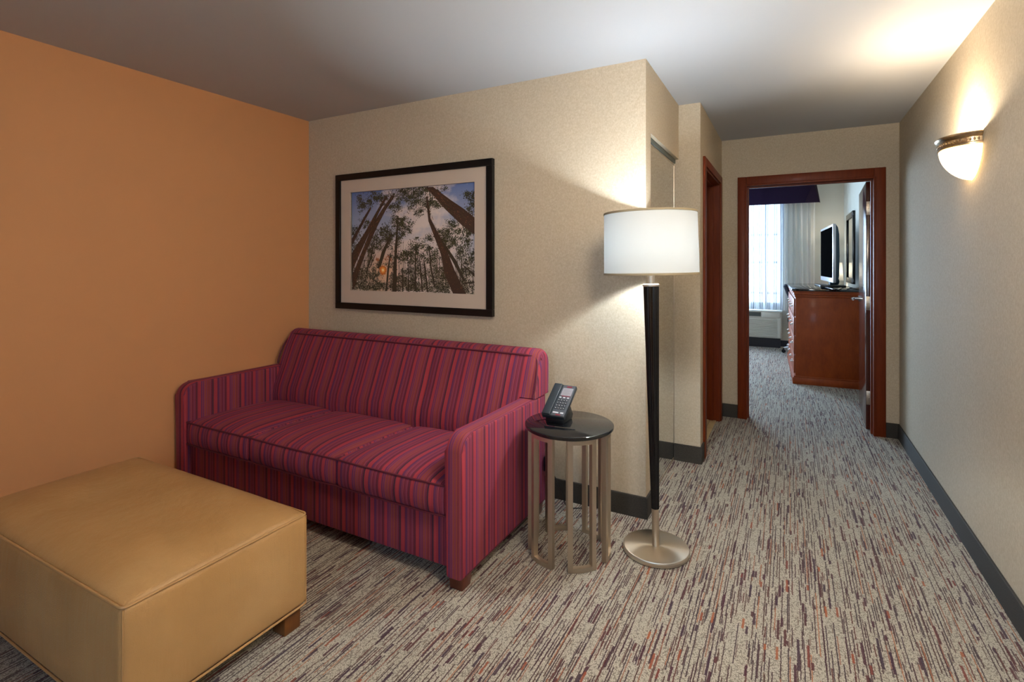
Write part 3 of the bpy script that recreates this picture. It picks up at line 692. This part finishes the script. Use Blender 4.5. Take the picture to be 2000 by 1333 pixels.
def make_picture():
    cx, cz, y = -2.2575, 1.5125, YB
    W, H = 1.327, .971
    p = empty('framed_picture', (cx, y-.015, cz), label='black framed forest canopy photograph with wide white mat above the sofa', cat='picture')
    b = B(); fw = .044
    for (a0, a1, c0, c1) in ((-W/2, W/2, H/2-fw, H/2), (-W/2, W/2, -H/2, -H/2+fw), (-W/2, -W/2+fw, -H/2+fw, H/2-fw), (W/2-fw, W/2, -H/2+fw, H/2-fw)):
        box(b, cx+a0, cx+a1, y-.032, y-.001, cz+c0, cz+c1, .0015, 1)
    obj('frame', b, M['frame'], p)
    b = B(); iw, ih = W/2-fw, H/2-fw; pw_, ph = .528, .352
    for (a0, a1, c0, c1) in ((-iw, iw, ph, ih), (-iw, iw, -ih, -ph), (-iw, -pw_, -ph, ph), (pw_, iw, -ph, ph)):
        box(b, cx+a0, cx+a1, y-.018, y-.012, cz+c0, cz+c1)
    obj('mat', b, M['mat'], p, smooth=False)
    b = B(); y0 = -.000
    vs = [b.verts.new((a, 0, c)) for a, c in ((-.528, -.352), (.528, -.352), (.528, .352), (-.528, .352))]; b.faces.new(vs)
    L = b.loops.layers.float_color.new('Col'); rnd = random.Random(11)
    def setc(f, c):
        f.material_index = 1
        for l_ in f.loops: l_[L] = c
    def XY(u, v): return (u-.5)*1.056, (v-.5)*.704
    def blob(u, v, s, c, dep):
        n = rnd.choice((3, 4, 5)); a0 = rnd.random()*6.28; pts = []
        for k in range(n):
            a = a0+6.283*k/n; r_ = s*rnd.uniform(.5, 1.25); x, z = XY(u, v); x += r_*math.cos(a); z += r_*math.sin(a)
            pts.append(b.verts.new((min(.527, max(-.527, x)), dep, min(.351, max(-.351, z)))))
        try: setc(b.faces.new(pts), c)
        except ValueError: pass
    def shade(base, j=.35):
        k = rnd.uniform(1-j, 1+j); q = lin(base); return (q[0]*k, q[1]*k, q[2]*k, 1)
    for i, (u, v, ru, rv, n) in enumerate(FOLIAGE):
        subs = []
        for _ in range(max(5, n//7)):
            a = rnd.random()*6.283; r_ = rnd.random()**.6
            subs.append((u+ru*r_*math.cos(a), v+rv*r_*math.sin(a), rnd.uniform(.006, .019)))
        for _ in range(int(n*5.2)):
            cu, cv, sr = rnd.choice(subs)
            uu, vv = cu+rnd.gauss(0, sr), cv+rnd.gauss(0, sr*1.1)
            if not (0 < uu < 1 and 0 < vv < 1): continue
            dsun = math.hypot((uu-.28)*1.5, vv-.209)
            if dsun < .055: continue
            c = rnd.choice(((34, 34, 30), (46, 48, 32), (58, 64, 36), (28, 32, 26), (74, 80, 44)))
            if dsun < .16: c = (150, 84, 40)
            if vv < .3: c = rnd.choice(((30, 32, 24), (44, 48, 28), (62, 64, 34), (24, 24, 20), (150, 146, 132)))
            blob(uu, vv, rnd.uniform(.0014, .0052), shade(c), -.0002-.0003*rnd.random())
    for i, poly in enumerate(TRUNKS):
        thick = i in (0, 1, 2, 5, 6)
        base = (62, 44, 37) if thick else (52, 46, 36)
        pts = [XY(min(1, max(0, u)), min(1, max(0, v))) for u, v in poly]
        f = b.faces.new([b.verts.new((x, -.0006-.00002*i, z)) for x, z in pts]); setc(f, lin(base))
        if thick:   # bark streaks inside the trunk
            n = len(pts)
            for _ in range(170):
                k = rnd.randrange(n//2); A, A2 = Vector(pts[k]), Vector(pts[k+1]); Bq, B2 = Vector(pts[-1-k]), Vector(pts[-2-k])
                s_, w = rnd.random(), rnd.uniform(.12, .88)
                s2 = min(1, s_+rnd.uniform(.03, .12))
                P1 = A.lerp(A2, s_).lerp(Bq.lerp(B2, s_), w); P2 = A.lerp(A2, s2).lerp(Bq.lerp(B2, s2), w)
                d = P2-P1
                if d.length < 1e-3: continue
                nn = Vector((-d.y, d.x)).normalized()*rnd.uniform(.0008, .002)
                q = [b.verts.new((v_.x, -.0014, v_.y)) for v_ in (P1-nn, P2-nn*.4, P2+nn*.4, P1+nn)]
                setc(b.faces.new(q), shade(rnd.choice(((104, 66, 50), (40, 26, 22), (128, 88, 60), (78, 74, 46))), .2))
    for _ in range(120):   # thin far stems fanning out from the horizon
        u0 = rnd.random(); v0 = rnd.uniform(0, .08); u1 = u0+(u0-.5)*rnd.uniform(-.25, .1); v1 = rnd.uniform(.25, .52); w_ = rnd.uniform(.0009, .0028)
        if abs(u0-.28) < .05: continue
        x0_, z0_ = XY(u0, v0); x1_, z1_ = XY(min(.99, max(.01, u1)), v1)
        setc(b.faces.new([b.verts.new(q) for q in ((x0_-w_, -.00015, z0_), (x0_+w_, -.00015, z0_), (x1_+w_*.5, -.00015, z1_), (x1_-w_*.5, -.00015, z1_))]), shade((58, 50, 40), .3))
    # low sun between the trunks
    for r_, c, dd in ((.033, (196, 112, 56), -.0016), (.026, (222, 130, 52), -.00165), (.019, (240, 168, 76), -.0017), (.010, (255, 236, 180), -.0018)):
        x, z = XY(.28, .209); pts = []
        for k in range(40):
            a = 6.283*k/40; q = r_*rnd.uniform(.85, 1.15); pts.append(b.verts.new((x+q*math.cos(a), dd, z+q*math.sin(a))))
        setc(b.faces.new(pts), lin(c))
    o = obj('print', b, [M['print'], M['leaf']], p, smooth=False, local=True)
    o.location = (0, .0125, 0)
    for f in o.data.polygons:
        pass
make_picture()

# ---------------------------------------------------------------- wall sconces
def make_sconce(y, label, power):
    z0, z1 = 1.742, 1.94
    s = empty('wall_sconce', (XR, y, 1.84), label=label, cat='wall lamp', group='wall sconces along the right wall')
    def half(a, bb, zz, n=28): return [(XR-bb*math.sin(math.pi*k/n), y+a*math.cos(math.pi*k/n), zz) for k in range(n+1)]
    # metal rim
    b = B(); prof = [(.150, .120, 1.884), (.156, .126, 1.886), (.156, .126, 1.894), (.151, .121, 1.898), (.151, .121, 1.918), (.157, .127, 1.923), (.163, .133, 1.930), (.165, .135, 1.936), (.163, .133, 1.941), (.156, .126, 1.941), (.150, .120, 1.92)]
    rings = [[b.verts.new(p) for p in half(*q)] for q in prof]
    rings.append(rings[0])
    for A, C in zip(rings, rings[1:]):
        for k in range(len(A)-1): b.faces.new((A[k], A[k+1], C[k+1], C[k]))
    rim = obj('metal_rim', b, M['bronze'], s)
    b = B()
    for k in range(1, 28):
        a = math.pi*k/28; sphere(b, (XR-.1225*math.sin(a), y+.1525*math.cos(a), 1.908), .0062, 8, (.7, .8, 1.2))
    obj('bead_trim', b, M['bronze'], rim)
    # glass bowl
    b = B(); rings = []
    for i in range(17):
        t = i/16; q = (1-t**1.9)**.62; rings.append([b.verts.new(p) for p in half(.150*q+.001, .119*q*(1-.0*t)+.001, 1.888-(1.888-z0)*t)])
    for A, C in zip(rings, rings[1:]):
        for k in range(len(A)-1): b.faces.new((A[k], A[k+1], C[k+1], C[k]))
    obj('glass_bowl', b, M['glass_lit'], s)
    b = B(); prism(b, [(y-.06, 1.82), (y+.06, 1.82), (y+.06, 1.90), (y-.06, 1.90)], 'x', XR-.012, XR-.0005, .002); obj('back_plate', b, M['bronze'], s)
    L = bpy.data.lights.new('sconce_light', 'POINT'); L.energy = power; L.color = (1, .80, .55); L.shadow_soft_size = .02
    lo = bpy.data.objects.new('sconce_light', L); col.objects.link(lo); lo.location = (XR-.095, y, 1.91)
    return s
make_sconce(3.13, 'lit half-bowl wall sconce with pewter rim on the right hall wall', 8.5)
# ---------------------------------------------------------------- bedroom beyond the door
def make_chest():
    c = empty('chest_of_drawers', (.030, 6.62, .0), R(1.8), label='tall cherry chest of drawers with black top in the bedroom', cat='chest of drawers')
    D, Ln = .645, 1.80; kw = dict(local=True)
    b = B(); box(b, .034, D-.01, .012, Ln-.012, .09, .985, .002); obj('carcass', b, M['chest'], c, **kw)
    b = B()
    prism(b, [(.006, 0), (D, 0), (D, Ln), (.006, Ln)], 'z', 0, .075, .004); box(b, .016, D-.005, .004, Ln-.004, .075, .092, .004); obj('plinth', b, M['chest'], c, **kw)
    b = B(); box(b, .026, D-.006, .004, Ln-.004, .975, 1.0, .005); box(b, .018, D-.003, -.006, Ln+.006, 1.0, 1.028, .006); box(b, .008, D, -.012, Ln+.012, 1.026, 1.045, .003); obj('cornice', b, M['chest'], c, **kw)
    b = B(); box(b, -.004, D+.004, -.022, Ln+.022, 1.045, 1.070, .003); obj('top', b, M['granite'], c, **kw)
    for j in range(4):
        for i in range(2):
            y0 = .04+i*.87; z0 = .115+j*.213
            b = B(); box(b, .018, .0335, y0, y0+.845, z0, z0+.198, .004); dr = obj('drawer', b, M['chest'], c, **kw)
            for ky in (.22, .62):
                b = B(); ym = y0+ky; tube(b, [(.020, ym-.05, z0+.11), (-.004, ym-.048, z0+.105), (-.008, ym, z0+.095), (-.004, ym+.048, z0+.105), (.020, ym+.05, z0+.11)], .006, 8)
                obj('pull_handle', b, M['chrome'], dr, **kw)
make_chest()

def make_tv():
    t = empty('television', (.410, 7.52, 1.0705), R(3.3), label='flat television with dark screen standing on the cherry chest', cat='television')
    kw = dict(local=True); w, z0, z1 = .575, .060, .738
    b = B(); box(b, -.002, .03, -w, w, z0, z1, .006); obj('bezel', b, M['bezel'], t, **kw)
    b = B(); box(b, -.0045, -.0021, -w+.035, w-.035, z0+.055, z1-.03); obj('screen', b, M['screen'], t, smooth=False, **kw)
    b = B(); pts = [(.03, z0+.01), (.05, z0+.02), (.062, z0+.08), (.066, z0+.30), (.062, z1-.12), (.05, z1-.04), (.03, z1-.008)]
    prism(b, pts, 'y', -w+.01, w-.01, .004); obj('back_housing', b, M['teal'], t, **kw)
    b = B(); box(b, .03, .075, -.06, .06, .02, .14, .004); sphere(b, (.10, 0, .06), .05, 12, (.8, 1.2, 1)); obj('neck', b, M['teal'], t, **kw)
    b = B(); box(b, -.10, .17, -.30, .30, 0, .022, .008); obj('base', b, M['black'], t, **kw)
make_tv()

def make_mirror():
    m = empty('wall_mirror', (XR, 8.36, 1.55), label='black framed mirror on the bedroom wall behind the television', cat='mirror')
    y0, y1, z0, z1 = 7.92, 8.80, 1.085, 2.035; fw = .075
    b = B()
    for a in ((y0, y1, z1-fw, z1), (y0, y1, z0, z0+fw), (y0, y0+fw, z0+fw, z1-fw), (y1-fw, y1, z0+fw, z1-fw)): box(b, XR-.03, XR-.001, a[0], a[1], a[2], a[3], .003)
    obj('frame', b, M['black_gloss'], m)
    b = B(); box(b, XR-.016, XR-.010, y0+fw, y1-fw, z0+fw, z1-fw); obj('mirror_glass', b, M['mirror'], m, smooth=False)
make_mirror()

def make_desk():
    d = empty('desk', (.59, 8.9, 0), label='cherry desk beyond the chest against the bedroom wall', cat='desk')
    b = B(); box(b, .44, .735, 8.54, 9.27, .735, .765, .004); obj('desktop', b, M['chest'], d)
    for y0 in (8.56, 9.22):
        b = B(); box(b, .46, .72, y0, y0+.03, 0, .735, .002); obj('side_panel', b, M['chest'], d)
    b = B(); box(b, .69, .71, 8.59, 9.22, .35, .735); obj('modesty_panel', b, M['chest'], d)
make_desk()

def make_desk_lamp():
    x, y = .585, 9.02
    l = empty('table_lamp', (x, y, .765), label='small lit table lamp with white shade on the bedroom desk', cat='table lamp')
    b = B(); lathe(b, [(.065, .766), (.07, .772), (.065, .785), (.02, .80), (.014, .86), (.03, .93), (.036, .98), (.022, 1.05), (.010, 1.08), (.010, 1.16)], (x, y), 28); obj('base', b, M['bronze'], l)
    b = B(); lathe(b, [(.125, 1.10), (.105, 1.365)], (x, y), 40, cap=False); obj('lamp_shade', b, M['shade'], l)
    b = B(); sphere(b, (x, y, 1.20), .028, 12); obj('light_bulb', b, M['bulb'], l)
    L = bpy.data.lights.new('table_lamp_light', 'POINT'); L.energy = 5; L.color = (1, .86, .66); L.shadow_soft_size = .03
    lo = bpy.data.objects.new('table_lamp_light', L); col.objects.link(lo); lo.location = (x, y, 1.245)
make_desk_lamp()

def make_office_chair():
    cx, cy = .20, 8.86
    c = empty('office_chair', (cx, cy, 0), label='dark office chair with chrome base tucked in beyond the chest', cat='office chair')
    b = B()
    for k in range(5):
        a = R(180+72*k+6); d = Vector((math.cos(a), math.sin(a), 0)); P = Vector((cx, cy, 0))
        tube(b, [P+Vector((0, 0, .12))+d*.03, P+Vector((0, 0, .10))+d*.16, P+Vector((0, 0, .075))+d*.27], [.022, .018, .013], 8)
    lathe(b, [(.035, .07), (.035, .14), (.025, .15), (.025, .40)], (cx, cy), 16); obj('star_base', b, M['chrome'], c)
    for k in range(5):
        a = R(180+72*k+6); d = Vector((math.cos(a), math.sin(a), 0)); P = Vector((cx, cy, .0275))+d*.275
        b = B()
        for s in (-.012, .012):
            lathe(b, [(.0275, -.009), (.0275, .009)], n=16); bb = b
        b.transform(Matrix.Translation(P) @ Matrix.Rotation(a, 4, 'Z') @ Matrix.Rotation(R(90), 4, 'X')); box(b, P.x-.01, P.x+.01, P.y-.01, P.y+.01, .03, .075); obj('castor', b, M['black'], c)
    b = B(); cushion(b, cx-.19, cx+.22, cy-.235, cy+.235, .43, .50, r=.03, n=(12, 12, 6), top=.02); obj('seat', b, M['chairfab'], c)
    b = B(); cushion(b, -.03, .03, cy-.21, cy+.21, 0, .40, r=.025, n=(6, 12, 12), side=0)
    b.transform(Matrix.Translation((cx-.115, 0, .66)) @ Matrix.Rotation(R(-20), 4, 'Y')); obj('backrest', b, M['chairfab'], c)
    b = B(); tube(b, curve([(cx-.10, cy, .43), (cx-.20, cy, .46), (cx-.19, cy, .62), (cx-.17, cy, .80)], 6), .016, 8); obj('back_post', b, M['black'], c)
    for s in (-1, 1):
        b = B(); y = cy+s*.25
        tube(b, curve([(cx-.10, y, .46), (cx-.14, y+s*.02, .52), (cx-.13, y+s*.02, .62), (cx-.12, y+s*.01, .68)], 6), .014, 8); box(b, cx-.15, cx+.12, y-.03, y+.03, .675, .70, .01)
        obj('armrest', b, M['black'], c)
make_office_chair()

def make_ac():
    x0, x1, y0 = -1.17, -.102, 9.225
    a = empty('air_conditioner', ((x0+x1)/2, 9.36, 0), label='cream wall air conditioner unit below the bedroom window', cat='air conditioner')
    b = B(); box(b, x0, x1, y0+.02, YF-.0005, .156, .585, .01); box(b, x0-.004, x1+.006, y0+.012, YF-.0005, .568, .588, .005); h = obj('housing', b, M['white_plastic'], a)
    b = B(); box(b, x0+.01, x1-.02, 9.30, YF-.012, 0, .156); obj('plinth', b, M['navy_strip'], a)
    b = B()
    for k in range(11):
        z = .185+.026*k; prism(b, [(y0+.002, z), (y0+.022, z+.016), (y0+.022, z+.020), (y0+.002, z+.006)], 'x', x0+.05, x1-.06)
    box(b, x0+.03, x0+.05, y0+.002, y0+.022, .178, .475); box(b, x1-.06, x1-.02, y0+.002, y0+.022, .178, .475)
    obj('intake_grille', b, M['white_plastic'], a, smooth=False)
    b = B(); box(b, x0+.05, x1-.06, y0+.0205, y0+.0215, .18, .472); obj('filter', b, M['grille_dark'], a, smooth=False)
    b = B(); box(b, x0+.04, x1-.30, y0+.006, y0+.0205, .50, .565)
    for k in range(4): box(b, x0+.04, x1-.30, y0+.002, y0+.007, .503+.016*k, .507+.016*k)
    for k in range(5): box(b, x0+.08+.15*k, x0+.085+.15*k, y0+.001, y0+.007, .50, .565)
    obj('outlet_grille', b, M['grille_dark'], a, smooth=False)
    b = B(); box(b, x1-.29, x1-.02, y0, y0+.0205, .485, .566, .006); obj('control_door', b, M['white_plastic'], a)
make_ac()

def wavy(name, x0, x1, y, z0, z1, n, amp, wl, m, label, cat, seed, group=None):
    rnd = random.Random(seed); b = B(); nz = 10; ph = [rnd.random()*6 for _ in range(5)]
    g = [[None]*(nz+1) for _ in range(n+1)]
    for i in range(n+1):
        x = x0+(x1-x0)*i/n
        for k in range(nz+1):
            t = k/nz
            f = math.sin(6.283*x/wl+ph[0]+.7*math.sin(3*x+t*1.1+ph[1]))+.5*math.sin(6.283*x/(wl*.57)+ph[2]+t*.6)
            g[i][k] = b.verts.new((x+.006*math.sin(t*3+ph[3]+x*14), y+amp*f, z0+(z1-z0)*t))
    for i in range(n):
        for k in range(nz): b.faces.new((g[i][k], g[i+1][k], g[i+1][k+1], g[i][k+1]))
    o = obj(name, b, m, angle=180)
    tag(o, label, cat, group); return o
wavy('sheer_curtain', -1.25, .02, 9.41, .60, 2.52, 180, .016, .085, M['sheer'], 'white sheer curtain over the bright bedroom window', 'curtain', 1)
wavy('drape', -.08, .36, 9.345, .60, 2.52, 90, .020, .075, M['drape'], 'off-white drape gathered at the right end of the bedroom window', 'curtain', 5)
b = B()
P = [(-3.2, 9.26, 2.61), (.335, 9.26, 2.61), (.385, 9.49, 2.61), (-3.2, 9.49, 2.61), (-3.2, 9.13, 2.285), (.21, 9.13, 2.285), (.422, 9.40, 2.31), (.435, 9.49, 2.31), (-3.2, 9.49, 2.285)]
V = [b.verts.new(p) for p in P]
for f in ((0, 4, 5, 1), (1, 5, 6), (1, 6, 7, 2), (0, 1, 2, 3), (0, 3, 8, 4)): b.faces.new([V[i] for i in f])
r = bmesh.ops.solidify(b, geom=b.faces[:], thickness=.012)
va = obj('valance', b, M['valance'], angle=20); tag(va, 'dark purple valance across the top of the bedroom window', 'valance')
b = B(); box(b, -3.2, .34, 9.25, 9.49, 2.612, 2.624); obj('top_board', b, M['white_plastic'], va)
# ---------------------------------------------------------------- light, world, camera
def point(name, loc, e, c, r=.04):
    L = bpy.data.lights.new(name, 'POINT'); L.energy = e; L.color = c; L.shadow_soft_size = r
    o = bpy.data.objects.new(name, L); col.objects.link(o); o.location = loc; return o
point('floor_lamp_light', (-.578, 2.468, 1.43), 50, (.86, .95, 1.0), .035)

CLP = 12
def portal(name, loc, rot, sx, sy):
    L = bpy.data.lights.new(name, 'AREA'); L.shape = 'RECTANGLE'; L.size = sx; L.size_y = sy; L.cycles.is_portal = True
    o = bpy.data.objects.new(name, L); col.objects.link(o); o.location = loc; o.rotation_euler = rot
portal('window_portal', ((wx0+wx1)/2, YF+.14, (wz0+wz1)/2), (R(-90), 0, 0), wx1-wx0, wz1-wz0)
portal('fill_window_portal', ((rx0+rx1)/2, YK-.12, (rz0+rz1)/2), (R(90), 0, 0), rx1-rx0, rz1-rz0)
w = bpy.data.worlds.new('daylight'); scene.world = w; w.use_nodes = True
bg = w.node_tree.nodes['Background']; bg.inputs[0].default_value = (.64, .82, 1.0, 1); bg.inputs[1].default_value = 10.0

make_sconce(1.0, 'added second half-bowl sconce on the right wall, unseen fill light', 60)  # extra sconce added out of view as fill light

# flush ceiling light added out of view overhead to fill the room
cl = empty('fill_ceiling_light', (-.1, 1.2, CH), label='added round flush ceiling light, unseen fill over the room', cat='ceiling light')
b = B(); lathe(b, [(.17, CH-.0005), (.175, CH-.02), (.165, CH-.028), (.15, CH-.03)], (-.1, 1.2), 40); obj('mount', b, M['bronze'], cl)
b = B(); lathe(b, [(.15, CH-.03), (.145, CH-.055), (.12, CH-.08), (.07, CH-.098), (.01, CH-.103)], (-.1, 1.2), 40); obj('glass_dome', b, m_emit('dome_glass', (255, 226, 186), 3), cl)
point('fill_ceiling_lamp', (-.1, 1.2, CH-.27), CLP, (1, .86, .68), .15)

cam = bpy.data.cameras.new('camera'); co = bpy.data.objects.new('camera', cam); col.objects.link(co)
co.location = (0, 0, CAM_H); co.rotation_euler = (R(90), 0, R(28.18))
cam.sensor_width = 36; cam.sensor_fit = 'HORIZONTAL'; cam.lens = 1010.0/2000*36
cam.shift_y = -(666.5-514.6)/2000
cam.clip_start = .02
scene.camera = co
scene.view_settings.view_transform = 'Standard'; scene.view_settings.look = 'None'
scene.view_settings.gamma = 1; scene.view_settings.exposure = 1.92; scene.view_settings.use_curve_mapping = False
scene.render.engine = 'CYCLES'
cy = scene.cycles; cy.use_denoising = True; cy.denoiser = 'OPENIMAGEDENOISE'; cy.max_bounces = 10; cy.diffuse_bounces = 6; cy.transparent_max_bounces = 12
cy.sample_clamp_indirect = 6; cy.caustics_reflective = False; cy.caustics_refractive = False
